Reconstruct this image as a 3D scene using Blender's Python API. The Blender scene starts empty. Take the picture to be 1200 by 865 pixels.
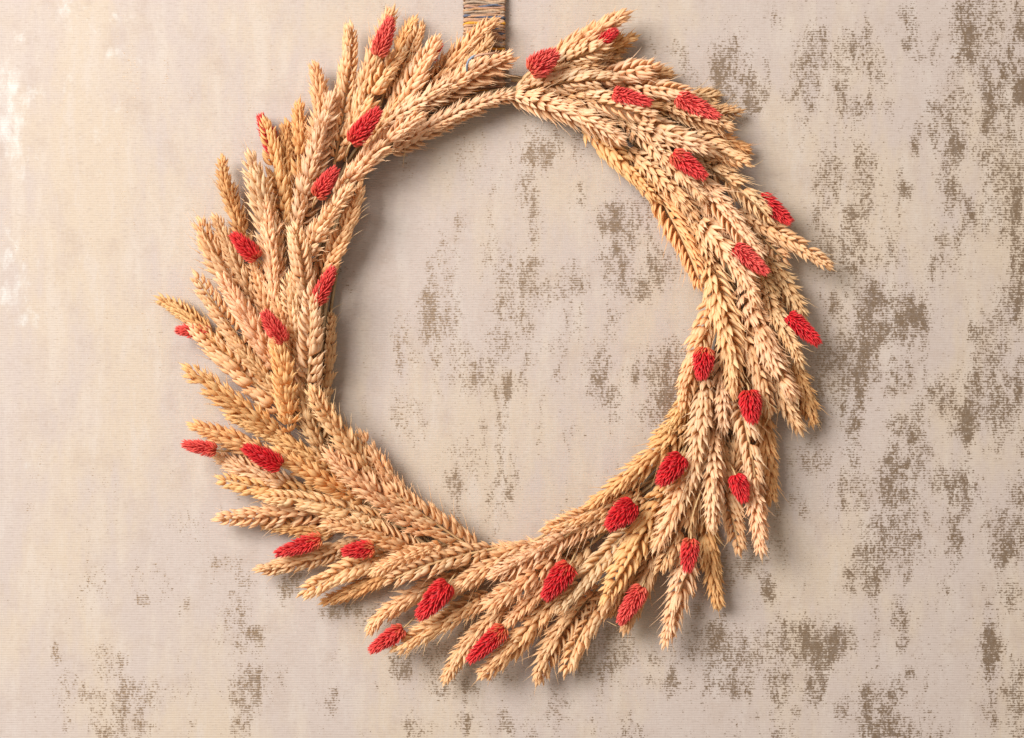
import bpy, math, random
import numpy as np
from mathutils import Vector, Matrix
random.seed(7); rng = np.random.default_rng(7)
scene = bpy.context.scene
C = scene.collection
S = 0.0006            # metres on the wall per photograph pixel
D = 1.2               # camera distance from the wall

# ------------------------------------------------------------------ camera
cam = bpy.data.cameras.new('camera'); camo = bpy.data.objects.new('camera', cam); C.objects.link(camo)
camo.location = (0, -D, 0); camo.rotation_euler = (math.radians(90), 0, 0)
cam.sensor_width = 36; cam.lens = 36 * D / 0.72; cam.clip_start = 0.05; cam.clip_end = 20
cam.dof.use_dof = True; cam.dof.focus_distance = D - 0.024; cam.dof.aperture_fstop = 3.5
scene.camera = camo
# ------------------------------------------------------------------ light
world = bpy.data.worlds.new('World'); scene.world = world; world.use_nodes = True
bg = world.node_tree.nodes['Background']; bg.inputs[0].default_value = (1.0, 0.86, 0.72, 1); bg.inputs[1].default_value = 0.44
def area(name, loc, target, sx, sy, power, col):
    l = bpy.data.lights.new(name, 'AREA'); l.shape = 'RECTANGLE'; l.size = sx; l.size_y = sy; l.energy = power; l.color = col
    o = bpy.data.objects.new(name, l); C.objects.link(o); o.location = loc
    o.rotation_euler = (Vector(target) - Vector(loc)).to_track_quat('-Z', 'Y').to_euler(); return o
area('window_light', (-1.55, -1.95, 1.0), (0.05, 0, 0), 1.45, 1.50, 128, (1.0, 0.972, 0.935))
vs = scene.view_settings; vs.view_transform = 'Standard'; vs.look = 'None'; vs.gamma = 1; vs.exposure = 0.0; vs.use_curve_mapping = False
scene.render.engine = 'CYCLES'
scene.cycles.max_bounces = 8

# ------------------------------------------------------------------ helpers
def P(px, py, h=0.0):
    """photograph pixel, at height h (metres) in front of the wall, as a point in the place"""
    k = 1 - h / D
    return np.array(((px - 600) * S * k, -h, (432.5 - py) * S * k))

def new_mat(name):
    m = bpy.data.materials.new(name); m.use_nodes = True
    nt = m.node_tree; nt.nodes.clear(); return m, nt
def N(nt, t, **kw):
    n = nt.nodes.new(t)
    for k, v in kw.items():
        if k == 'i':
            for a, b in v.items():
                n.inputs[a].default_value = b
        else: setattr(n, k, v)
    return n
def L(nt, a, b): nt.links.new(a, b)
def mth(nt, op, a, b=None, c=None, clamp=False):
    n = nt.nodes.new('ShaderNodeMath'); n.operation = op; n.use_clamp = clamp
    for i, x in enumerate((a, b, c)):
        if x is None: continue
        if hasattr(x, 'is_linked'): nt.links.new(x, n.inputs[i])
        else: n.inputs[i].default_value = x
    return n.outputs[0]
def smooth(nt, x, lo, hi):
    n = nt.nodes.new('ShaderNodeMapRange'); n.interpolation_type = 'SMOOTHSTEP'
    n.inputs[1].default_value = lo; n.inputs[2].default_value = hi
    nt.links.new(x, n.inputs[0]); return n.outputs[0]
def mix(nt, f, a, b, mode='MIX'):
    n = nt.nodes.new('ShaderNodeMix'); n.data_type = 'RGBA'; n.blend_type = mode
    for i, x in ((0, f), (6, a), (7, b)):
        if hasattr(x, 'is_linked'): nt.links.new(x, n.inputs[i])
        else: n.inputs[i].default_value = x if i == 0 else (*x, 1)
    return n.outputs[2]
def attr(nt, name):
    n = nt.nodes.new('ShaderNodeAttribute'); n.attribute_name = name; return n.outputs['Fac']
def noise(nt, vec, scale, detail=3, rough=0.5, dist=0):
    n = nt.nodes.new('ShaderNodeTexNoise'); n.inputs['Scale'].default_value = scale
    n.inputs['Detail'].default_value = detail; n.inputs['Roughness'].default_value = rough; n.inputs['Distortion'].default_value = dist
    nt.links.new(vec, n.inputs['Vector']); return n.outputs['Fac']
def mapping(nt, vec, sc):
    n = nt.nodes.new('ShaderNodeMapping'); n.inputs['Scale'].default_value = sc
    nt.links.new(vec, n.inputs['Vector']); return n.outputs[0]

def mesh_from(name, V, F, attrs=None, mat=None, smooth_=True):
    """V (n,3); F (m,4) quads (a repeated last index makes a triangle); attrs: name -> per-vertex floats"""
    me = bpy.data.meshes.new(name)
    V = np.asarray(V, dtype=np.float32); F = np.asarray(F, dtype=np.int32)
    tri = F[:, 2] == F[:, 3]
    if tri.any():
        lt = np.where(tri, 3, 4); me.vertices.add(len(V)); me.loops.add(int(lt.sum())); me.polygons.add(len(F))
        loops = np.concatenate([f[:n] for f, n in zip(F, lt)])
        me.loops.foreach_set('vertex_index', loops)
        st = np.concatenate([[0], np.cumsum(lt)[:-1]]).astype(np.int32)
    else:
        me.vertices.add(len(V)); me.loops.add(4 * len(F)); me.polygons.add(len(F))
        me.loops.foreach_set('vertex_index', F.ravel()); st = np.arange(len(F), dtype=np.int32) * 4
    me.vertices.foreach_set('co', V.ravel())
    me.polygons.foreach_set('loop_start', st)
    me.update(calc_edges=True)
    if smooth_: me.polygons.foreach_set('use_smooth', np.ones(len(F), dtype=bool))
    for k, a in (attrs or {}).items():
        at = me.attributes.new(k, 'FLOAT', 'POINT'); at.data.foreach_set('value', np.asarray(a, dtype=np.float32))
    if mat: me.materials.append(mat)
    me.validate()
    return me
def link(name, data, parent=None, color=None):
    o = bpy.data.objects.new(name, data); C.objects.link(o)
    if parent: o.parent = parent
    if color is not None: o.color = (*color, 1)
    return o

class Bag:
    """collects pieces (V, F, attribute dict) into one mesh"""
    def __init__(s): s.V = []; s.F = []; s.A = {}; s.n = 0
    def add(s, V, F, **a):
        s.V.append(V); s.F.append(F + s.n); s.n += len(V)
        for k, v in a.items(): s.A.setdefault(k, []).append(np.broadcast_to(v, (len(V),)))
    def mesh(s, name, mat):
        return mesh_from(name, np.concatenate(s.V), np.concatenate(s.F), {k: np.concatenate(v) for k, v in s.A.items()}, mat)

def tube(pts, radii, n=6, flat=1.0, up=(0, -1, 0)):
    pts = np.asarray(pts, float); m = len(pts); V = []
    T = np.gradient(pts, axis=0); T /= np.linalg.norm(T, axis=1)[:, None] + 1e-12
    u = np.array(up, float)
    for i in range(m):
        a = np.cross(T[i], u); a /= np.linalg.norm(a) + 1e-9; b = np.cross(a, T[i])
        for k in range(n):
            t = 2 * math.pi * k / n
            V.append(pts[i] + radii[i] * (math.cos(t) * a + flat * math.sin(t) * b))
    F = [(i * n + k, i * n + (k + 1) % n, (i + 1) * n + (k + 1) % n, (i + 1) * n + k) for i in range(m - 1) for k in range(n)]
    V.append(pts[0]); V.append(pts[-1]); c0 = m * n; c1 = c0 + 1
    F += [(c0, (k + 1) % n, k, k) for k in range(n)] + [(c1, (m - 1) * n + k, (m - 1) * n + (k + 1) % n, (m - 1) * n + (k + 1) % n) for k in range(n)]
    return np.array(V), np.array(F)

# ------------------------------------------------------------------ materials
def husk_material(name, cols, coral=False):
    m, nt = new_mat(name)
    out = N(nt, 'ShaderNodeOutputMaterial'); pr = N(nt, 'ShaderNodeBsdfPrincipled'); tr = N(nt, 'ShaderNodeBsdfTranslucent'); mx = N(nt, 'ShaderNodeMixShader')
    t = attr(nt, 't'); tone = attr(nt, 'tone')
    oi = N(nt, 'ShaderNodeObjectInfo'); tc = N(nt, 'ShaderNodeTexCoord')
    n1 = noise(nt, mapping(nt, tc.outputs['Object'], (1, 1, 1)), 420, 3, 0.6)
    if not coral:
        c = mix(nt, tone, cols[0], cols[1])
        f = mth(nt, 'MULTIPLY', smooth(nt, t, 0.34, 0.0), 0.55)
        c = mix(nt, f, c, cols[2])
        c = mix(nt, mth(nt, 'MULTIPLY', smooth(nt, t, 0.72, 1.0), 0.35), c, cols[3])
        c = mix(nt, mth(nt, 'MULTIPLY', smooth(nt, n1, 0.50, 0.72), 0.30), c, cols[2])
        c = mix(nt, 1.0, c, oi.outputs['Color'], 'MULTIPLY')
        # fine lengthwise veins
        v = attr(nt, 'v'); st = mth(nt, 'SINE', mth(nt, 'MULTIPLY', v, 44.0))
        c = mix(nt, mth(nt, 'MULTIPLY', smooth(nt, st, 0.3, 1.0), 0.14), c, cols[2])
    else:
        h = attr(nt, 'h')
        c = mix(nt, tone, cols[0], cols[1])
        sep = N(nt, 'ShaderNodeSeparateColor'); L(nt, oi.outputs['Color'], sep.inputs[0])
        c = mix(nt, mth(nt, 'MULTIPLY', sep.outputs[1], smooth(nt, tone, -0.2, 0.9)), c, cols[2])      # faded dye
        k = mth(nt, 'MULTIPLY', smooth(nt, mth(nt, 'ADD', h, mth(nt, 'MULTIPLY', tone, 0.22)), 0.42, 0.02), sep.outputs[2])
        c = mix(nt, k, c, cols[3])
        c = mix(nt, mth(nt, 'MULTIPLY', smooth(nt, t, 0.45, 1.0), mth(nt, 'MULTIPLY_ADD', sep.outputs[1], 0.45, 0.25)), c, cols[2])
    L(nt, c, pr.inputs['Base Color']); pr.inputs['Roughness'].default_value = 0.52
    pr.inputs['Specular IOR Level'].default_value = 0.35
    b = N(nt, 'ShaderNodeBump'); b.inputs['Strength'].default_value = 0.35; b.inputs['Distance'].default_value = 0.0003
    L(nt, noise(nt, tc.outputs['Object'], 1300, 2, 0.6), b.inputs['Height']); L(nt, b.outputs[0], pr.inputs['Normal'])
    L(nt, c, tr.inputs['Color']); mx.inputs[0].default_value = 0.07 if coral else 0.40
    L(nt, pr.outputs[0], mx.inputs[1]); L(nt, tr.outputs[0], mx.inputs[2]); L(nt, mx.outputs[0], out.inputs[0])
    return m
M_husk = husk_material('straw_husk', [(0.95, 0.665, 0.37), (0.97, 0.80, 0.55), (0.90, 0.49, 0.19), (0.97, 0.86, 0.66)])
M_red = husk_material('dyed_red_bract', [(0.45, 0.003, 0.010), (0.84, 0.016, 0.028), (0.95, 0.20, 0.15), (0.82, 0.36, 0.13)], coral=True)
def plain(name, col, rough=0.7, var=0.25, sc=300, use_obj=False):
    m, nt = new_mat(name); out = N(nt, 'ShaderNodeOutputMaterial'); pr = N(nt, 'ShaderNodeBsdfPrincipled'); tc = N(nt, 'ShaderNodeTexCoord')
    n = noise(nt, tc.outputs['Object'], sc, 4, 0.65)
    c = mix(nt, mth(nt, 'MULTIPLY', smooth(nt, n, 0.35, 0.7), var), col, tuple(x * 0.45 for x in col))
    if use_obj:
        oi = N(nt, 'ShaderNodeObjectInfo'); c = mix(nt, 1.0, c, oi.outputs['Color'], 'MULTIPLY')
    L(nt, c, pr.inputs['Base Color']); pr.inputs['Roughness'].default_value = rough; pr.inputs['Specular IOR Level'].default_value = 0.25
    b = N(nt, 'ShaderNodeBump'); b.inputs['Strength'].default_value = 0.5; b.inputs['Distance'].default_value = 0.0004
    L(nt, n, b.inputs['Height']); L(nt, b.outputs[0], pr.inputs['Normal']); L(nt, pr.outputs[0], out.inputs[0]); return m
M_stalk = plain('straw_stalk', (0.66, 0.45, 0.23), 0.5)
M_hoop = plain('dry_grass_hoop', (0.34, 0.23, 0.12), 0.7)
M_core = plain('strap_core', (0.42, 0.30, 0.22), 0.8)

# ------------------------------------------------------------------ wall
def build_wall():
    xs = np.concatenate([np.linspace(-2.0, -0.62, 24)[:-1], np.arange(-0.62, 0.6201, 0.003), np.linspace(0.62, 2.0, 24)[1:]])
    zs = np.concatenate([np.linspace(-1.5, -0.46, 18)[:-1], np.arange(-0.46, 0.4601, 0.003), np.linspace(0.46, 1.5, 18)[1:]])
    X, Z = np.meshgrid(xs, zs); nx, nz = len(xs), len(zs)
    px = X / S + 600; py = 432.5 - Z / S
    blobs = [(1065,21,8,15),(1064,48,6,8),(956,57,14,20),(945,90,14,36),(940,112,16,12),(999,60,22,20,.8),(984,99,8,30),(1002,126,20,12,.9),(1146,30,24,42),(1165,84,20,25,.9),(1125,12,6,20),(1165,135,14,22),
     (1180,195,20,50),(1155,183,12,12),(1195,110,8,20),(1195,20,8,30,.8),(1116,132,20,26,.95),(1122,168,12,16),(1089,135,6,15,.8),(972,210,14,28,.9),(1014,207,12,28),(1008,246,16,10),(858,87,20,38,.9),(885,115,12,15),(1113,231,6,15),(1062,225,6,8),(1074,162,4,12),
     (1016,379,14,42),(1056,367,25,22),(1030,345,40,14,.8),(981,367,6,15),(1183,365,16,24),(990,425,28,35,1.1),(1016,420,10,30),(1160,408,16,30),(1154,460,20,35,.95),(1134,486,8,25),(1169,495,8,25,.9),(1056,440,14,18,.85),(1044,458,8,6),(1108,468,18,14,.9),(1053,497,14,10),(1076,512,8,38),(1195,437,6,20),
     (1001,532,6,30,.9),(1044,532,6,12),(1062,552,14,16),(1053,581,20,18),(1079,529,10,12),(1099,567,8,14),(1125,575,18,22,.8),(1195,581,12,15),(952,538,18,15,.85),(1001,575,24,18,.85),(980,300,30,20,.85),(1000,280,14,20,.8),(1040,300,24,14,.7),(1110,290,14,26,.7),(960,270,8,20,.7),(1150,250,16,20,.8),(1185,250,16,30,.9),(1195,300,10,40,.8),
     (1048,628,26,28,1.05),(1015,676,20,16),(1060,667,8,12),(1011,646,10,6),(1116,609,6,10),(1119,637,8,15,.9),(1183,627,22,25,1.05),(1186,700,8,14,.9),(1162,762,10,20),(1195,820,12,35),(1054,722,8,14),(1057,756,5,8),(941,756,42,22,1.1),(864,765,28,20,1.0),(855,802,22,12),(913,800,15,18),(953,808,10,16),(932,833,5,8),(987,833,7,12),
     (1051,811,8,12),(1027,836,16,25,1.05),(1054,854,14,12),(1066,790,6,6),(898,692,6,12),(880,646,14,20,.85),(872,662,8,12),
     (623,182,18,15,.75),(553,182,12,25,.6),(612,223,5,20,.8),(627,256,8,25,.85),(538,260,8,8,.8),(679,230,8,10,.8),(734,260,28,26,.9),(723,308,18,25,.9),(775,315,18,16,.9),(745,338,14,14,.95),(671,330,14,18,.85),(520,315,12,30,.75),(582,300,8,15,.8),(608,323,24,22,.85),(630,345,16,16,.9),(597,360,18,18,.85),
     (516,367,22,32,.75),(586,404,16,22,.85),(619,397,6,25,.9),(556,437,22,22,.85),(538,415,8,14,.8),(594,452,6,12,.95),(612,445,4,14,.9),(701,441,12,28,1.0),(716,467,10,12),(782,430,20,24,1.1),(745,434,5,16),(775,463,14,15),(475,412,12,28,.7),(770,485,20,12,.9),(600,560,7,22,.8),(545,540,16,26,.65),(720,490,8,8,.8),(650,135,14,12,.7),(640,160,20,20,.5),(480,490,12,24,.65),
     (282,722,10,30,.9),(303,741,10,8,.8),(288,814,17,24,1.0),(282,854,10,12),(165,814,22,16,.95),(123,775,13,18,.85),(144,772,6,8),(116,824,10,16,.9),(122,854,14,12,.95),(168,854,14,10,.9),(80,808,15,20,.75),(67,765,8,10,.8),(80,845,6,12,.75),(221,615,20,16,.6),(270,661,14,8,.8),(285,680,12,10,.8),
     (337,680,14,14,.7),(110,690,16,22,.6),(217,710,4,12,.8),(168,704,6,6,.75),(335,690,14,10,.7),(473,773,12,16,.9),(506,767,22,14,.85),(515,800,14,20,.8),(551,803,10,8,.8),(586,787,12,14,.7),(390,822,8,14,.85),(400,715,26,8,.9),(440,722,24,12,.85),(490,855,14,10,.8),(560,850,40,8,.5),
     (712,746,20,12,.9),(690,771,26,14,.95),(731,765,18,10,.85),(768,771,8,8,.9),(819,716,6,10,.9),(840,762,30,26,.9),(851,679,10,14,.85),(870,658,8,12,.9),(780,800,30,12,.6),(650,835,8,20,.7),(700,850,8,10,.6),(340,560,1,1,0)]
    W = np.zeros_like(X)
    for b in blobs:
        x, y, rx, ry = b[:4]; a = b[4] if len(b) > 4 else 1.0
        d = ((px - x) / (rx * 1.42)) ** 2 + ((py - y) / (ry * 1.4)) ** 2
        W = np.maximum(W, a * np.exp(-d * d * 0.7))
    bias = np.interp(px, [0, 200, 420, 560, 900, 1000], [.0, .08, .10, .26, .26, .36]) + np.interp(py, [300, 800], [0, .08])
    W = W + bias * (1 - W)
    r2 = np.random.default_rng(3)
    for _ in range(260):                     # the same wear carries on past the photograph's edges
        x, y = r2.uniform(-2700, 3900), r2.uniform(-2000, 2900)
        if -10 < x < 1210 and -10 < y < 875: continue
        d = ((px - x) / r2.uniform(20, 45)) ** 2 + ((py - y) / r2.uniform(25, 80)) ** 2
        W = np.maximum(W, r2.uniform(.7, 1) * np.exp(-d * d * 0.7))
    sil = [(20,150,12,60,.9),(8,110,14,40,1),(5,150,12,30,1.1),(30,110,20,14,.8),(80,15,28,20,.7),(135,62,14,8,.9),(160,75,8,22,.6),(85,105,14,30,.6),(130,150,30,40,.5),(15,330,20,50,.8),(30,370,18,30,.6),(8,280,8,30,.7),(110,180,5,30,.6),(200,170,20,60,.3),(140,20,20,8,.6),(20,50,12,12,.7),(40,540,12,30,.5),(90,560,30,30,.3)]
    Si = np.zeros_like(X)
    for x, y, rx, ry, a in sil:
        d = ((px - x) / (rx * 1.3)) ** 2 + ((py - y) / (ry * 1.3)) ** 2; Si = np.maximum(Si, a * np.exp(-d * 0.9))
    V = np.stack([X.ravel(), np.zeros(X.size), Z.ravel()], 1)
    i = np.arange((nz - 1) * (nx - 1)); r = i // (nx - 1); c = i % (nx - 1); a = r * nx + c
    F = np.stack([a, a + 1, a + nx + 1, a + nx], 1)
    m, nt = new_mat('worn_fabric_wallpaper')
    out = N(nt, 'ShaderNodeOutputMaterial'); pr = N(nt, 'ShaderNodeBsdfPrincipled'); tc = N(nt, 'ShaderNodeTexCoord'); co = tc.outputs['Object']
    sep = N(nt, 'ShaderNodeSeparateXYZ'); L(nt, co, sep.inputs[0]); x_, z_ = sep.outputs[0], sep.outputs[2]
    # threads: horizontal ribs with broken verticals
    zj = mth(nt, 'ADD', z_, mth(nt, 'MULTIPLY', noise(nt, mapping(nt, co, (1, 1, 4)), 14, 2), 0.002))
    rib = mth(nt, 'MULTIPLY_ADD', mth(nt, 'SINE', mth(nt, 'MULTIPLY', zj, 2 * math.pi / 0.00165)), 0.5, 0.5)
    thr = noise(nt, mapping(nt, co, (160, 1, 1500)), 1, 2, 0.6)
    thv = noise(nt, mapping(nt, co, (1500, 1, 120)), 1, 2, 0.6)
    # ground colour
    big = noise(nt, mapping(nt, co, (9, 1, 5)), 1, 5, 0.62)
    streak = noise(nt, mapping(nt, co, (70, 1, 16)), 1, 5, 0.65)
    wob = noise(nt, mapping(nt, co, (40, 1, 40)), 1, 4, 0.6)
    f = smooth(nt, mth(nt, 'ADD', mth(nt, 'MULTIPLY', big, 0.7), mth(nt, 'MULTIPLY', streak, 0.3)), 0.44, 0.58)
    col = mix(nt, f, (0.590, 0.510, 0.462), (0.635, 0.535, 0.425))
    col = mix(nt, mth(nt, 'MULTIPLY', smooth(nt, streak, 0.48, 0.66), 0.40), col, (0.67, 0.615, 0.575))
    col = mix(nt, mth(nt, 'MULTIPLY', smooth(nt, wob, 0.50, 0.72), 0.40), col, (0.50, 0.40, 0.33))
    grain = noise(nt, mapping(nt, co, (420, 1, 420)), 1, 3, 0.75)
    col = mix(nt, mth(nt, 'MULTIPLY', smooth(nt, grain, 0.54, 0.72), 0.30), col, (0.42, 0.345, 0.29))
    col = mix(nt, mth(nt, 'MULTIPLY', smooth(nt, grain, 0.46, 0.30), 0.35), col, (0.68, 0.63, 0.59))
    col = mix(nt, mth(nt, 'MULTIPLY', smooth(nt, thr, 0.52, 0.75), 0.45), col, (0.36, 0.29, 0.24))
    col = mix(nt, mth(nt, 'MULTIPLY', smooth(nt, thv, 0.52, 0.75), 0.35), col, (0.68, 0.62, 0.57))
    col = mix(nt, mth(nt, 'MULTIPLY', mth(nt, 'SUBTRACT', 1.0, rib), 0.06), col, (0.30, 0.24, 0.20))
    # silvery ink
    sn = noise(nt, mapping(nt, co, (110, 1, 70)), 1, 6, 0.68)
    sm = smooth(nt, mth(nt, 'ADD', mth(nt, 'MULTIPLY', attr(nt, 'silver'), 0.32), sn), 0.66, 0.92)
    col = mix(nt, mth(nt, 'MULTIPLY', sm, 0.6), col, (0.74, 0.75, 0.72))
    # bronze flecks
    n1 = noise(nt, mapping(nt, co, (170, 1, 95)), 1, 6, 0.66, 0.3)
    n2 = noise(nt, mapping(nt, co, (560, 1, 500)), 1, 3, 0.7)
    n3 = noise(nt, mapping(nt, co, (240, 1, 1000)), 1, 2, 0.5)
    n4 = noise(nt, mapping(nt, co, (800, 1, 160)), 1, 2, 0.5)
    sc = mth(nt, 'ADD', mth(nt, 'ADD', mth(nt, 'MULTIPLY', n1, 1.20), mth(nt, 'MULTIPLY', n2, 1.45)), mth(nt, 'ADD', mth(nt, 'MULTIPLY', n3, 0.55), mth(nt, 'MULTIPLY', n4, 0.40)))
    sc = mth(nt, 'ADD', sc, mth(nt, 'MULTIPLY', attr(nt, 'wear'), 0.56))
    sc = mth(nt, 'ADD', sc, mth(nt, 'MULTIPLY', rib, 0.24))
    veil = noise(nt, mapping(nt, co, (46, 1, 17)), 1, 5, 0.6)
    sc = mth(nt, 'ADD', sc, mth(nt, 'MULTIPLY', smooth(nt, veil, 0.48, 0.66), 0.30))
    wm = smooth(nt, sc, 2.415, 2.60)
    fine = noise(nt, mapping(nt, co, (300, 1, 300)), 1, 4, 0.7)
    ink = mix(nt, fine, (0.205, 0.132, 0.078), (0.45, 0.33, 0.22))
    col = mix(nt, mth(nt, 'MULTIPLY', wm, mth(nt, 'MULTIPLY_ADD', smooth(nt, fine, .3, .6), 0.45, 0.48)), col, ink)
    col = mix(nt, 1.0, col, (0.775, 0.765, 0.770), 'MULTIPLY')
    L(nt, col, pr.inputs['Base Color'])
    L(nt, mth(nt, 'MULTIPLY', wm, 0.70), pr.inputs['Metallic'])
    L(nt, mth(nt, 'SUBTRACT', 0.72, mth(nt, 'MULTIPLY', mth(nt, 'MAXIMUM', wm, sm), 0.28)), pr.inputs['Roughness'])
    pr.inputs['Specular IOR Level'].default_value = 0.3
    b = N(nt, 'ShaderNodeBump'); b.inputs['Strength'].default_value = 0.20; b.inputs['Distance'].default_value = 0.0004
    hgt = mth(nt, 'ADD', mth(nt, 'ADD', rib, mth(nt, 'MULTIPLY', thr, 0.8)), mth(nt, 'MULTIPLY', thv, 0.8)); L(nt, hgt, b.inputs['Height'])
    L(nt, b.outputs[0], pr.inputs['Normal']); L(nt, pr.outputs[0], out.inputs[0])
    o = link('wall', mesh_from('wall', V, F, {'wear': W.ravel(), 'silver': Si.ravel()}, m, False)); o['kind'] = 'structure'
    o['label'] = 'beige woven wallpaper wall with worn bronze and silver flecks behind the wreath'
build_wall()

# ------------------------------------------------------------------ hanging strap wrapped in yarn
strap = bpy.data.objects.new('hanging_strap', None); C.objects.link(strap); strap.location = P(568, 40, 0.004)
strap['label'] = 'flat strap wrapped in multicoloured yarn that the wheat wreath hangs from'; strap['category'] = 'hanger'
def build_strap():
    x0, x1 = 545.5, 589.5; y0, y1 = -330, 112; h0, h1 = 0.0015, 0.0060
    base = np.array(strap.location)
    bag = Bag()
    a, b, c, d = P(x0, y0), P(x1, y0), P(x1, y1), P(x0, y1)
    V = np.array([p + np.array((0, -h, 0)) for h in (h0, h1) for p in (a, b, c, d)]) - base
    F = np.array([(0, 1, 2, 3), (7, 6, 5, 4), (0, 4, 5, 1), (1, 5, 6, 2), (2, 6, 7, 3), (3, 7, 4, 0)])
    bag.add(V, F); o = link('core', bag.mesh('core', M_core), strap)
    cols = [(0.48, 0.27, 0.14), (0.56, 0.34, 0.21), (0.40, 0.24, 0.15), (0.50, 0.29, 0.20), (0.13, 0.15, 0.21), (0.72, 0.36, 0.05), (0.40, 0.30, 0.22), (0.22, 0.17, 0.16), (0.54, 0.37, 0.24), (0.09, 0.17, 0.36)]
    wts = [6, 6, 5, 5, 6.0, 3.6, 4, 2.5, 4, 1.2]
    m = plain('yarn', (1, 1, 1), 0.85, 0.5, 700, use_obj=True)
    y = y0 + 2; r = random.Random(5)
    while y < y1 - 1:
        th = r.uniform(1.5, 2.9)
        # one turn of yarn round the strap: a rounded rectangle, wavering in height
        ph = [r.uniform(0, 6.28) for _ in range(4)]; am = r.uniform(0.5, 1.5); sl = r.uniform(-1.6, 1.6)
        pts = []; cx = (x0 + x1) / 2; hw = (x1 - x0) / 2 + 1.6; hm = (h0 + h1) / 2; hh = (h1 - h0) / 2 + 0.0009
        n = 34
        for k in range(n + 1):
            t = 2 * math.pi * k / n; ct, st_ = math.cos(t), math.sin(t)
            ex = math.copysign(abs(ct) ** 0.35, ct); ey = math.copysign(abs(st_) ** 0.35, st_)
            w = am * (math.sin(2.3 * ex * 1.4 + ph[0]) + 0.5 * math.sin(5.1 * ex + ph[1])) + sl * ex
            front = 0.0002 * math.sin(4 * ex + ph[2])
            p = P(cx + hw * ex, y + w); p[1] = -(hm + (hh + front) * ey) if ey > 0 else -(hm + min(hh, hm - 0.0006) * ey)
            pts.append(p - base)
        rad = np.array([th * 0.5 * S * (1 + 0.35 * math.sin(k * 0.7 + ph[3])) for k in range(n + 1)])
        V, F = tube(pts, rad, 6, up=(0.01, 0.02, 1))
        me = mesh_from('yarn_wrap', V, F, None, m)
        link('yarn_wrap', me, strap, r.choices(cols, wts)[0])
        y += th * 0.80 if y > -60 else th * 1.6
    # loose blue yarn end
    pts = [P(*q) - base for q in ((547.5, 84, .030), (547, 77, .036), (549, 71, .039), (553, 67, .040), (558, 65, .038))]
    V, F = tube(pts, [S * 1.3] * 5, 6); link('loose_yarn', mesh_from('loose_yarn', V, F, None, m), strap, (0.30, 0.36, 0.46))
    pts = [P(*q) - base for q in ((553, 69, .038), (560, 65, .040), (567, 63.5, .040), (575, 63, .038), (583, 61, .034))]
    V, F = tube(pts, [S * 1.2, S * 1.4, S * 1.1, S * 1.5, S * .8], 6); link('loose_yarn', mesh_from('loose_yarn', V, F, None, m), strap, (0.66, 0.38, 0.26))
    pts = [P(*q) - base for q in ((548, 80, .030), (548.5, 73, .036), (551, 69, .038), (556, 67, .039), (563, 65, .037))]
    V, F = tube(pts, [S * 0.8] * 5, 6); link('loose_yarn', mesh_from('loose_yarn', V, F, None, m), strap, (0.10, 0.13, 0.20))
build_strap()

# ------------------------------------------------------------------ wheat spikelets
MM = 0.001
def husk(length, width, thick, bow, rings=7, n=6, tip=0.05, flick=0.0, keel=1.2, awn=0.0):
    """boat-shaped husk from the origin along +Z, back towards +Y"""
    ts = np.linspace(0, 1, rings) ** 0.92
    prof = np.interp(ts, [0, .12, .32, .55, .75, .9, 1], [.45, .84, 1, .90, .58, .24, tip])
    V = []; T = []; U = []
    for t, p in zip(ts, prof):
        cy = bow * (math.sin(math.pi * min(1, t * 1.05)) * 0.9) + flick * max(0, t - .6) ** 2 * 6
        for k in range(n):
            a = 2 * math.pi * (k + 0.25 * 0) / n + math.pi / 2
            x = math.cos(a) * width / 2 * p; y = math.sin(a) * thick / 2 * p
            if k == 0: y *= keel
            V.append((x, cy + y, t * length)); T.append(t); U.append(k / n)
    cy = bow * 0 + flick * 0.16 * 6
    V.append((0, V[-n][1] * 0.6, length * 1.03)); T.append(1); U.append(0)
    F = [(i * n + k, i * n + (k + 1) % n, (i + 1) * n + (k + 1) % n, (i + 1) * n + k) for i in range(rings - 1) for k in range(n)]
    e = (rings - 1) * n; F += [(e + k, e + (k + 1) % n, len(V) - 1, len(V) - 1) for k in range(n)]
    V = np.array(V); F = np.array(F); T = np.array(T); U = np.array(U)
    if awn > 0:
        c = np.array((0, V[-1][1], length * 0.98)); q = [c + np.array((random.uniform(-.12, .12) * awn * s * s, random.uniform(-.02, .10) * awn * s, awn * s)) for s in (0, .35, .7, 1)]
        v2, f2 = tube(q, [0.22 * MM, 0.16 * MM, 0.10 * MM, 0.04 * MM], 4, up=(0, 1, 0.01))
        F = np.concatenate([F, f2 + len(V)]); V = np.concatenate([V, v2]); T = np.concatenate([T, np.ones(len(v2)) * .9]); U = np.concatenate([U, np.zeros(len(v2))])
    return V, F, T, U
def rot(ax, ang): return np.array(Matrix.Rotation(ang, 3, ax))

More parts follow.
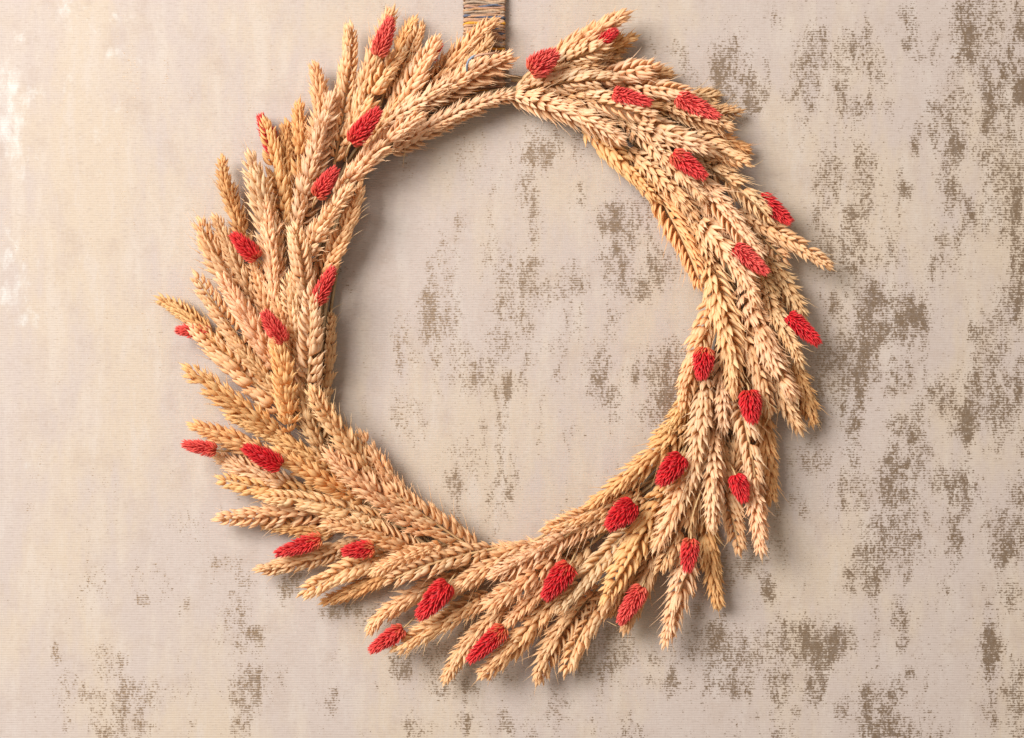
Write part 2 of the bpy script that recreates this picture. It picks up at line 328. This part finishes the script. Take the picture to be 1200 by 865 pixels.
def spikelet_template(style, seed, awny=0.0, terminal=False):
    """style 0 plump smooth grains, 1 fanned and papery"""
    random.seed(seed); bag = Bag(); g = random.gauss
    spec = []   # x offset, y offset, z offset, tilt about Y, tilt about X, length, width, thick
    fan = 1.05 if style == 0 else 1.30
    spec.append((-1.7, 0.2, 0.0, -20 * fan, -2, 8.2, 3.0, 1.9)); spec.append((1.7, 0.2, 0.0, 20 * fan, -2, 8.2, 3.0, 1.9))
    spec.append((-1.15, 1.2, 0.9, -13 * fan, 3, 9.3, 3.1, 2.5)); spec.append((1.15, 1.2, 0.7, 13 * fan, 3, 9.3, 3.1, 2.5))
    spec.append((random.choice((-.35, .35)), 2.0, 1.6, random.uniform(-6, 6), 2, 9.0, 2.7, 2.3))
    if style == 1:
        spec.append((random.uniform(-.6, .6), 2.7, 3.4, random.uniform(-14, 14), -4, 7.6, 2.3, 1.9))
        spec.append((-1.5, 1.6, 3.0, -26 + random.uniform(-6, 6), 4, 7.4, 2.0, 1.6)); spec.append((1.5, 1.6, 3.0, 26 + random.uniform(-6, 6), 4, 7.4, 2.0, 1.6))
    if terminal: spec = [(-1.4, 0, 0, -16, 0, 8, 2.8, 2.2), (1.4, 0, 0, 16, 0, 8, 2.8, 2.2), (0, 1.0, .6, 2, -5, 9, 2.8, 2.2), (0, -1.0, .6, -2, 5, 9, 2.8, 2.2), (0, 0, 2, 0, 0, 8.5, 2.4, 2.1)]
    for x, y, z, ty, tx, l, w, th in spec:
        l *= (1 + g(0, .09)) * (1.12 if style == 1 else 1.03); w *= (1 + g(0, .07)) * (1.24 if style == 0 else 1.12); th *= 1.12 if style == 0 else 0.85
        fl = max(0, g(0.0, 0.5 if style == 0 else 1.3)) * MM
        aw = random.uniform(1.2, 4.0) * MM if random.random() < (0.25 if style == 0 else 0.4) else 0
        if random.random() < awny: aw = random.uniform(6, 13) * MM
        V, F, T, U = husk(l * MM, w * MM, th * MM, 0.75 * MM, tip=0.05, flick=fl, awn=aw)
        if random.random() < 0.5: V = V * np.array((-1, 1, 1)); F = F[:, ::-1].copy(); tri = F[:, 0] == F[:, 1]; F[tri] = F[tri][:, [1, 2, 3, 3]]
        R = rot('Y', math.radians(ty + g(0, 5))) @ rot('X', math.radians(-tx + g(0, 4))) @ rot('Z', g(0, .25) + (-0.5 if x < -.5 else 0.5 if x > .5 else 0) * -1)
        V = V @ R.T + np.array((x, y, z)) * MM
        bag.add(V, F, t=T, v=U, tone=np.clip(g(.45, .28), 0, 1))
    return bag
TPL = {}
def tpl(kind, i):
    """kind: 0 smooth, 1 papery, 2 terminal"""
    k = (kind, i)
    if k not in TPL:
        b = spikelet_template(1 if kind in (1, 3) else 0, 100 + 17 * i + kind * 1000, terminal=(kind == 2), awny={0: .02, 1: .04, 2: .12, 3: .22}[kind])
        V = np.concatenate(b.V); F = np.concatenate(b.F); A = {q: np.concatenate(v) for q, v in b.A.items()}
        TPL[k] = (V, F, A, mesh_from('spikelet', V, F, A, M_husk))
    return TPL[k]

LAYER = {0: (.0085, .0085, .0085), 1: (.010, .011, .010), 2: (.011, .016, .017), 3: (.013, .0225, .025), 4: (.015, .030, .033)}
TONES = {'n': (1.03, .965, .89), 'p': (1.05, 1.02, 1.05), 'y': (1.03, 0.93, 0.72), 'o': (0.95, 0.80, 0.58), 'd': (0.94, 0.87, 0.76)}
# base, middle, tip (photograph pixels), layer from the wall, face (c chevron, f fan, r between), tone, width
EARS = [
 # upper left
 ((393,185),(406,100),(411,26),2,'c','n',1.0), ((412,160),(438,75),(461,8),2,'f','n',1.0), ((405,165),(447,92),(474,59),3,'c','n',1.0),
 ((450,110),(472,52),(488,17),1,'f','y',.9), ((458,118),(481,62),(496,23),2,'c','n',.85), ((463,132),(492,80),(514,42),3,'c','p',1.05),
 ((498,108),(545,56),(583,20),2,'r','n',1.0), ((520,100),(560,62),(578,38),2,'f','n',.9), ((500,122),(560,85),(604,66),3,'f','p',1.05),
 ((448,152),(495,121),(538,90),3,'f','p',1.0), ((396,225),(452,166),(500,131),4,'f','p',1.05), ((462,176),(545,130),(611,110),2,'f','p',1.05),
 ((352,310),(383,256),(413,216),4,'f','p',1.05), ((366,345),(402,272),(425,212),3,'c','n',.9), ((430,175),(465,130),(500,108),2,'r','n',1.0),
 ((372,190),(376,125),(368,72),2,'f','n',1.05), ((350,268),(374,170),(393,105),3,'f','p',1.1), ((350,225),(350,165),(350,117),1,'f','o',1.0),
 ((339,240),(338,190),(334,139),0,'f','o',.95), ((334,268),(322,195),(309,136),2,'c','y',1.0), ((325,312),(307,240),(291,177),3,'f','p',1.15),
 ((322,362),(320,295),(312,232),3,'f','p',1.05), ((292,292),(269,228),(258,180),2,'f','o',.85), ((292,355),(257,305),(231,255),2,'c','n',1.0),
 ((296,350),(272,300),(249,250),2,'f','n',.95), ((304,430),(258,366),(226,318),2,'c','n',1.05), ((320,428),(287,370),(256,322),3,'f','p',1.05),
 ((285,425),(225,374),(182,346),1,'f','y',1.0), ((330,482),(272,425),(222,380),2,'c','n',1.1), ((338,478),(298,428),(262,386),2,'f','d',.85),
 ((338,500),(332,440),(320,392),4,'f','y',1.1), ((345,420),(330,375),(322,330),2,'f','n',1.0), ((318,395),(306,345),(293,300),2,'f','n',.95),
 ((360,365),(353,310),(344,260),4,'c','p',1.05), ((358,440),(344,375),(338,318),3,'f','p',1.0), ((360,462),(364,398),(364,335),4,'c','p',1.15),
 ((378,470),(383,415),(388,362),1,'c','d',.95), ((385,540),(358,478),(345,425),2,'f','d',1.0), ((352,250),(341,275),(335,215),1,'f','d',.8),
 # left and lower left
 ((330,512),(262,465),(215,429),3,'f','y',1.1), ((388,552),(322,512),(263,485),2,'f','y',1.0), ((312,532),(262,512),(221,496),2,'f','y',1.0),
 ((345,570),(290,550),(248,532),1,'f','p',.95), ((372,580),(305,572),(253,560),2,'c','y',1.05), ((420,585),(365,555),(320,526),3,'f','y',1.1),
 ((450,612),(370,590),(305,583),3,'c','n',1.05), ((398,600),(312,604),(250,609),2,'c','n',1.1), ((392,622),(345,617),(300,612),0,'f','o',.9),
 ((440,562),(392,500),(362,451),4,'f','n',1.1), ((478,595),(444,548),(420,505),2,'r','n',1.0), ((500,622),(432,572),(380,527),4,'f','n',1.2),
 ((552,642),(495,603),(450,570),3,'c','n',1.15), ((505,655),(432,622),(375,614),3,'f','n',1.15), ((415,637),(352,658),(297,669),2,'c','n',.95),
 ((455,650),(395,674),(350,698),3,'c','n',1.05), ((525,638),(478,652),(432,673),4,'f','n',1.0), ((480,660),(425,688),(375,708),1,'f','o',1.0),
 ((570,645),(505,661),(450,684),4,'c','n',1.1), ((525,678),(462,712),(427,744),2,'f','n',.95), ((570,698),(508,735),(457,764),3,'r','n',1.05),
 ((580,655),(540,680),(498,700),2,'f','n',1.05),((615,640),(560,672),(515,703),3,'f','n',1.1),
 # bottom
 ((704,603),(630,648),(570,678),4,'c','p',1.05), ((652,640),(603,645),(560,646),1,'f','n',.8), ((655,650),(606,685),(566,714),4,'f','n',1.1),
 ((603,700),(555,748),(519,801),2,'f','n',1.0), ((655,700),(604,755),(561,796),3,'f','n',1.05), ((668,662),(626,700),(590,736),3,'f','n',1.1),
 ((698,690),(655,745),(627,803),2,'r','n',1.0), ((735,625),(688,675),(651,718),4,'c','p',1.05), ((720,690),(685,738),(661,793),2,'c','n',1.0),
 ((778,575),(742,645),(706,707),4,'c','y',1.15), ((758,640),(732,690),(712,724),1,'f','o',1.0), ((748,572),(685,603),(633,623),3,'c','n',1.0),
 ((752,588),(695,616),(645,638),2,'c','n',1.0), ((690,640),(655,672),(628,705),1,'c','n',1.0),
 ((802,500),(745,553),(688,595),3,'r','y',1.1), ((820,430),(797,486),(764,517),2,'f','y',1.0), ((810,535),(790,592),(767,645),4,'f','p',1.15),
 ((820,560),(797,620),(769,672),3,'r','n',1.05), ((808,638),(795,700),(778,759),3,'r','p',1.1), ((770,645),(750,695),(731,742),2,'f','d',1.1),
 ((826,600),(835,665),(842,715),1,'f','o',1.0), ((812,620),(808,665),(812,702),0,'f','o',.8), ((838,500),(836,565),(836,624),4,'f','p',1.1),
 ((795,575),(765,615),(745,650),2,'c','y',1.0),
 # right
 ((830,440),(820,510),(811,572),4,'f','p',1.15), ((850,408),(849,460),(849,510),3,'f','p',1.0), ((866,458),(877,515),(887,571),4,'c','p',1.1),
 ((880,545),(888,605),(893,652),3,'f','p',1.0), ((842,530),(856,595),(869,652),2,'c','n',1.0), ((890,478),(899,540),(903,592),1,'f','o',.95),
 ((840,343),(816,415),(798,481),3,'c','n',1.05), ((832,308),(854,395),(861,466),4,'c','n',1.15), ((858,362),(886,425),(903,489),3,'c','n',1.0),
 ((872,340),(902,410),(932,470),4,'f','p',1.1), ((812,248),(858,302),(890,358),4,'f','p',1.1), ((893,335),(920,388),(942,432),3,'f','n',1.05),
 ((893,300),(922,340),(944,374),2,'f','d',1.05), ((903,428),(922,472),(940,509),2,'f','n',1.0), ((928,428),(943,465),(954,502),1,'f','o',.95),
 ((880,355),(895,398),(910,440),3,'f','n',1.05), ((858,290),(890,325),(915,365),2,'f','d',1.05), ((838,470),(848,545),(852,590),1,'f','d',1.0),
 ((858,560),(868,510),(868,470),1,'f','d',.9),
 # upper right
 ((866,248),(930,284),(977,316),3,'c','n',.95), ((862,248),(897,282),(926,310),2,'c','n',.95), ((828,192),(872,226),(908,262),3,'c','n',1.0),
 ((800,190),(850,250),(894,305),4,'f','p',1.15), ((740,150),(785,190),(828,236),4,'f','p',.95), ((735,138),(790,160),(838,178),4,'f','p',1.15),
 ((815,160),(850,180),(883,195),3,'c','n',1.0), ((815,150),(855,168),(884,181),1,'f','o',.9), ((780,125),(826,140),(862,152),3,'f','n',1.0),
 ((806,128),(845,132),(875,129),1,'r','d',.8), ((795,116),(825,112),(849,111),0,'f','d',.8), ((722,102),(772,104),(817,111),3,'c','p',1.0),
 ((698,92),(740,83),(775,76),3,'c','p',1.0), ((725,92),(762,88),(793,88),1,'f','d',.85), ((606,107),(668,95),(728,93),4,'c','p',1.1),
 ((612,100),(662,85),(708,77),3,'f','n',1.0), ((667,108),(722,124),(775,139),4,'c','p',1.1), ((625,108),(675,111),(712,118),3,'f','n',1.0),
 ((603,113),(675,136),(733,168),4,'f','p',1.15), ((688,148),(733,193),(775,238),2,'c','y',1.0), ((765,218),(800,280),(823,338),2,'c','y',1.0),
 ((742,178),(785,215),(818,256),3,'f','n',1.05), ((800,240),(822,275),(838,320),2,'f','n',1.0), ((642,74),(695,40),(736,14),3,'f','n',1.1),
 ((642,80),(682,64),(714,52),4,'c','p',.95), ((675,72),(715,56),(748,42),1,'f','o',.9), ((790,150),(830,190),(870,215),1,'f','d',1.0),
 ((820,210),(860,262),(895,300),2,'f','d',1.0), ((690,120),(760,150),(810,175),2,'f','d',1.0), ((735,118),(775,122),(815,128),1,'f','o',1.0),
 ((800,215),(835,262),(872,300),2,'f','d',1.05), ((642,95),(690,75),(730,70),1,'f','d',1.0),
 ((855,400),(875,450),(890,500),1,'f','d',1.0), ((775,595),(790,540),(815,490),1,'f','d',1.0), ((900,380),(915,425),(930,470),1,'f','d',1.0),
]
# ------------------------------------------------------------------ wreath root
ctr = P(600, 400, 0.0)
wreath = bpy.data.objects.new('wreath', None); C.objects.link(wreath); wreath.location = ctr
wreath['label'] = 'round wreath of golden wheat ears dotted with red dyed grass heads'; wreath['category'] = 'wreath'

def bez(b, m, t, n=60):
    b, m, t = map(np.asarray, (b, m, t)); c = 2 * m - (b + t) / 2
    s = np.linspace(0, 1, n)[:, None]
    return (1 - s) ** 2 * b + 2 * s * (1 - s) * c + s ** 2 * t

def width_along(u): return float(np.interp(u, [0, .14, .42, .72, 1], [.80, 1.0, 1.02, .87, .60]))
def ear_frames(e, seed):
    """nodes of an ear: list of (origin, 3x3 matrix, scale, kind, variant)"""
    (b, m, t, ly, face, tone, w) = e; r = random.Random(seed)
    zb, zm, zt = LAYER[ly]; j = r.uniform(-.0012, .0012)
    if ly == 4: zt += r.uniform(-.003, .001)
    m = (m[0], m[1]); d = np.array(t) - np.array(m); d = d / np.linalg.norm(d); tt = np.array(t) - d * 9.5
    pts = bez(P(*b, zb + j), P(*m, zm + j), P(*tt, zt + j))
    seg = np.linalg.norm(np.diff(pts, axis=0), axis=1); s = np.concatenate([[0], np.cumsum(seg)]); Ltot = s[-1]
    fr = []; phi0 = {'c': r.choice((-1, 1)) * r.uniform(.38, .68), 'f': r.choice((-1, 1)) * r.uniform(.85, 1.35), 'r': r.choice((-1, 1)) * r.uniform(.5, .9)}[face]
    tw = r.uniform(-.6, .6); w = w * r.uniform(.90, 1.09); open_ = r.gauss(0, 3); wild = 3 if r.random() < .22 else None; gap = r.uniform(.93, 1.10)
    sty = 0 if face == 'c' else 1
    q = 0.0; k = 0; step = 2.75 * MM
    while q < Ltot + 1e-6:
        u = q / Ltot
        c = np.array([np.interp(q, s, pts[:, i]) for i in range(3)]); c2 = np.array([np.interp(min(q + .002, Ltot), s, pts[:, i]) for i in range(3)]); c1 = np.array([np.interp(max(q - .002, 0), s, pts[:, i]) for i in range(3)])
        T = c2 - c1; T /= np.linalg.norm(T); Vw = np.array((0, -1, 0.)); Vw -= T * (Vw @ T); Vw /= np.linalg.norm(Vw); La = np.cross(T, Vw)
        phi = phi0 + tw * (u - .5)
        Nn = math.cos(phi) * La + math.sin(phi) * Vw
        side = 1 if k % 2 == 0 else -1
        size = w * 1.07 * width_along(u) * r.uniform(.93, 1.07)
        al = math.radians(((24.5 if face == 'c' else 26) + open_) * (1 - .35 * u) + r.gauss(0, 5))
        Ns = Nn * side
        Dz = T * math.cos(al) + Ns * math.sin(al); Yt = Ns * math.cos(al) - T * math.sin(al); Xt = np.cross(Yt, Dz)
        R = np.stack([Xt, Yt, Dz], 1) @ rot('Z', r.gauss(0, .12)) @ rot('Y', r.gauss(0, .07))
        o = c + Ns * 1.1 * MM * w - T * 2.0 * MM
        if r.random() > .03: fr.append((o, R, size, wild or sty, r.randrange(7)))
        q += step * gap * (.82 + .2 * width_along(u)) * w * (1 - .12 * u); k += 1
    # end of the ear
    R = np.stack([np.cross(Nn, T), Nn, T], 1)
    fr.append((pts[-1] - T * 1.0 * MM, R, w * .80, 2, r.randrange(5)))
    return fr, pts

def tone_of(e, r):
    b = TONES[e[5]]; k = 1 + r.uniform(-.06, .04); return tuple(x * k * (1 + r.uniform(-.02, .02)) for x in b)

order = sorted(range(len(EARS)), key=lambda i: (-EARS[i][3], 0 if EARS[i][4] == 'c' else 1))
single = set(); cnt = 0
for i in order:
    n = len(ear_frames(EARS[i], 900 + i)[0])
    if cnt + n > 300: break
    single.add(i); cnt += n
ntri = 0
for i, e in enumerate(EARS):
    r = random.Random(4000 + i); fr, pts = ear_frames(e, 900 + i); col = tone_of(e, r)
    base = P(*e[0], LAYER[e[3]][0])
    # rachis and stalk: the stalk runs on past the base into the hoop
    d = pts[0] - pts[4]; d /= np.linalg.norm(d); st = []
    for k in range(5):
        q = pts[0] + d * (0.018 * (4 - k) / 4) ; q[1] += 0.0002 * (4 - k); q[1] = min(q[1], -0.004); st.append(q)
    path = np.concatenate([np.array(st)[:-1], pts[::6], pts[-1:]]); rad = [1.1 * MM] * 4 + [0.9 * MM] * (len(path) - 4); rad[-1] = .4 * MM
    if i in single:
        V, F = tube(path - base, rad, 6)
        o = link('wheat_ear', mesh_from('wheat_ear', V, F, None, M_stalk), wreath); o.location = base - ctr
        for (org, R, sz, kind, var) in fr:
            s = link('spikelet', tpl(kind, var)[3], o, col)
            Mx = Matrix(np.array(R * sz).tolist()).to_4x4(); Mx.translation = Vector(org - base); s.matrix_local = Mx
    else:
        bag = Bag()
        for (org, R, sz, kind, var) in fr:
            V, F, A, _ = tpl(kind, var); bag.add((V * sz) @ R.T + org - base, F, **A)
        o = link('wheat_ear', bag.mesh('wheat_ear', M_husk), wreath, col); o.location = base - ctr
        V, F = tube(path - base, rad, 6); link('stalk', mesh_from('stalk', V, F, None, M_stalk), o)

# ------------------------------------------------------------------ hoop under the ears
inner = [(390,400),(405,300),(430,215),(480,165),(545,140),(600,125),(650,140),(700,170),(750,220),(800,290),(825,350),(812,430),(790,490),(750,540),(700,580),(640,632),(600,642),(550,642),(500,605),(440,555),(405,500),(388,450)]
bag = Bag(); r = random.Random(11)
for k in range(26):
    off = r.uniform(9, 34); h = r.uniform(.005, .014); ph = r.uniform(0, 6); pts = []
    n = len(inner); M_ = 110; s0 = r.randrange(n); ln = r.uniform(.25, .6)
    for q in range(int(M_ * ln)):
        u = (s0 + q * n / M_) % n; i0 = int(u); f = u - i0
        pa, pb, pc, pd = [np.array(inner[(i0 + z) % n], float) for z in (-1, 0, 1, 2)]
        p = 0.5 * (2 * pb + (pc - pa) * f + (2 * pa - 5 * pb + 4 * pc - pd) * f * f + (3 * pb - pa - 3 * pc + pd) * f ** 3)
        dr = p - np.array((607, 385.)); dr /= np.linalg.norm(dr); w = off + 3 * math.sin(q * .17 + ph); p = p + dr * w
        pts.append(P(p[0], p[1], h + .001 * math.sin(q * .23 + ph)) - ctr)
    V, F = tube(pts, [r.uniform(.9, 1.4) * MM] * len(pts), 6); bag.add(V, F)
o = link('hoop', bag.mesh('hoop', M_hoop), wreath); o['kind'] = 'stuff'

# ------------------------------------------------------------------ red dyed grass heads
# tip, base, width, height of the axis above the wall, fade (0 crimson .. 1 coral), straw at the base
HEADS = [
 ((459,20),(442,66),21,.041,.75,.3), ((446,127),(411,168),23,.043,.15,.2), ((395,196),(370,231),20,.040,.35,.3), ((271,273),(302,304),21,.034,.1,.35),
 ((391,312),(370,357),18,.037,.35,.2), ((308,364),(333,402),21,.041,.5,.2), ((205,386),(246,391),16,.0175,.45,0), ((304,133),(326,188),21,.011,.3,.1),
 ((213,520),(254,528),16,.028,.5,.3), ((284,523),(330,547),23,.038,.0,.1), ((322,650),(377,631),19,.030,.15,.8), ((400,647),(439,642),20,.035,.1,.9),
 ((489,726),(526,683),28,.040,.05,.05), ((432,764),(473,736),19,.030,.3,.3), ((548,776),(592,735),22,.034,.05,.6), ((637,703),(668,661),28,.042,.0,.3),
 ((725,732),(753,687),22,.034,.5,.3), ((711,620),(743,589),29,.042,.0,.0), ((771,569),(800,534),27,.043,.0,.0), ((805,671),(810,631),20,.040,.15,.3),
 ((873,589),(862,556),21,.036,.0,.0), ((882,497),(878,457),26,.042,.0,.1), ((822,446),(826,407),24,.041,.0,.7), ((961,404),(923,369),20,.030,.0,.0),
 ((900,321),(860,289),21,.040,.55,.0), ((928,262),(889,230),21,.026,.1,.0), ((828,209),(788,179),22,.043,.2,.4), ((844,139),(793,113),21,.032,.5,.1),
 ((764,121),(718,109),18,.040,.3,.1), ((654,60),(621,85),29,.044,.6,.3), ((724,35),(702,50),13,.031,.0,0), ((518,50),(506,70),7,.024,.0,0),
]
def bract(l, w, th):
    V, F, T, U = husk(l, w, th, 0.08 * l, rings=5, n=5, keel=1.7, tip=.04, flick=l * .05); return V, F, T
for i, (tp, bs, wd, h, fade, straw) in enumerate(HEADS):
    r = random.Random(70 + i); A = P(*bs, h - .004); B = P(*tp, h - .001)
    if h < .015: A = P(*bs, h); B = P(*tp, h)
    ax = B - A; Lh = np.linalg.norm(ax); T = ax / Lh; u = np.cross(T, (0, -1, 0.)); u /= np.linalg.norm(u); v = np.cross(u, T)
    R0 = wd * S / 2 * .91; bag = Bag(); nb = int(165 + 115 * (wd / 22)) if wd > 12 else 40
    bl = min(4.7 * MM, Lh * .31) * (0.85 + .15 * wd / 22)
    core = max(.3 * MM, R0 - 1.5 * MM)
    for k in range(nb):
        s = (k + .5) / nb; hh = s; ang = k * 2.39996 + r.gauss(0, .12)
        pr = float(np.interp(hh, [0, .08, .3, .55, .8, 1], [.55, .85, 1, .90, .62, .18]))
        rad = u * math.cos(ang) + v * math.sin(ang)
        org = A + T * (hh * (Lh - bl * .72)) + rad * core * .9 * pr
        al = math.radians(56 - 36 * hh ** .8 + r.gauss(0, 6))
        Dz = T * math.cos(al) + rad * math.sin(al); Yt = rad * math.cos(al) - T * math.sin(al); Xt = np.cross(Yt, Dz)
        V, F, tt = bract(bl * r.uniform(.82, 1.15), 1.28 * MM * r.uniform(.8, 1.15), .75 * MM)
        V = V @ (np.stack([Xt, Yt, Dz], 1) @ rot('Z', r.gauss(0, .12))).T + org - A
        bag.add(V, F, t=tt, h=hh, tone=np.clip(r.gauss(.5, .42), 0, 1))
    # solid heart so that nothing shows through
    q = [A + T * Lh * z for z in (.02, .2, .45, .7, .86)]; V, F = tube(np.array(q) - A, [core * z for z in (.5, .92, .9, .62, .15)], 8); bag.add(V, F, t=0.0, h=.7, tone=.1)
    o = link('grass_head', bag.mesh('grass_head', M_red), wreath, (1.0, fade, straw)); o.location = A - ctr
    if fade >= .5: o['label'] = 'faded coral pink grass head'
    dv = min(.022, h - .006); q = [A + T * .003, A - T * .0025 + np.array((0, dv * .15, 0)), A - T * .006 + np.array((0, dv * .6, 0)), A - T * .009 + np.array((0, dv, 0))]
    V, F = tube(np.array(q) - A, [.6 * MM, .6 * MM, .6 * MM, .5 * MM], 6); link('stem', mesh_from('stem', V, F, None, M_stalk), o)

# ------------------------------------------------------------------ loose awns and a bare stalk
def hair(pts, w=.28):
    V, F = tube(bez(*[P(*p) for p in pts], 12) - ctr, np.linspace(w, w * .25, 12) * MM, 5)
    link('awn', mesh_from('awn', V, F, None, M_stalk), wreath)
hair([(812,104,.030),(822,100,.031),(833,90,.030)]); hair([(833,172,.038),(846,170,.039),(857,165,.038)]); hair([(880,195,.030),(888,192,.030),(895,187,.028)])
hair([(893,462,.036),(904,475,.037),(916,482,.036)], .3); hair([(898,472,.036),(901,488,.036),(893,502,.034)], .3); hair([(822,575,.030),(813,600,.042),(806,634,.042)], .55)
hair([(475,168,.014),(474,180,.010),(472,196,.006)], .5); hair([(386,368,.012),(392,361,.012),(402,356,.010)]); hair([(932,462,.036),(936,472,.036),(934,482,.034)], .3)
hair([(835,622,.038),(845,636,.037),(851,640,.036)], .3); hair([(893,648,.030),(893,655,.030),(894,662,.029)], .3)
hair([(723,734,.028),(717,731,.028),(711,728,.026)], .3); hair([(590,682,.040),(600,690,.041),(585,680,.041)], .3)
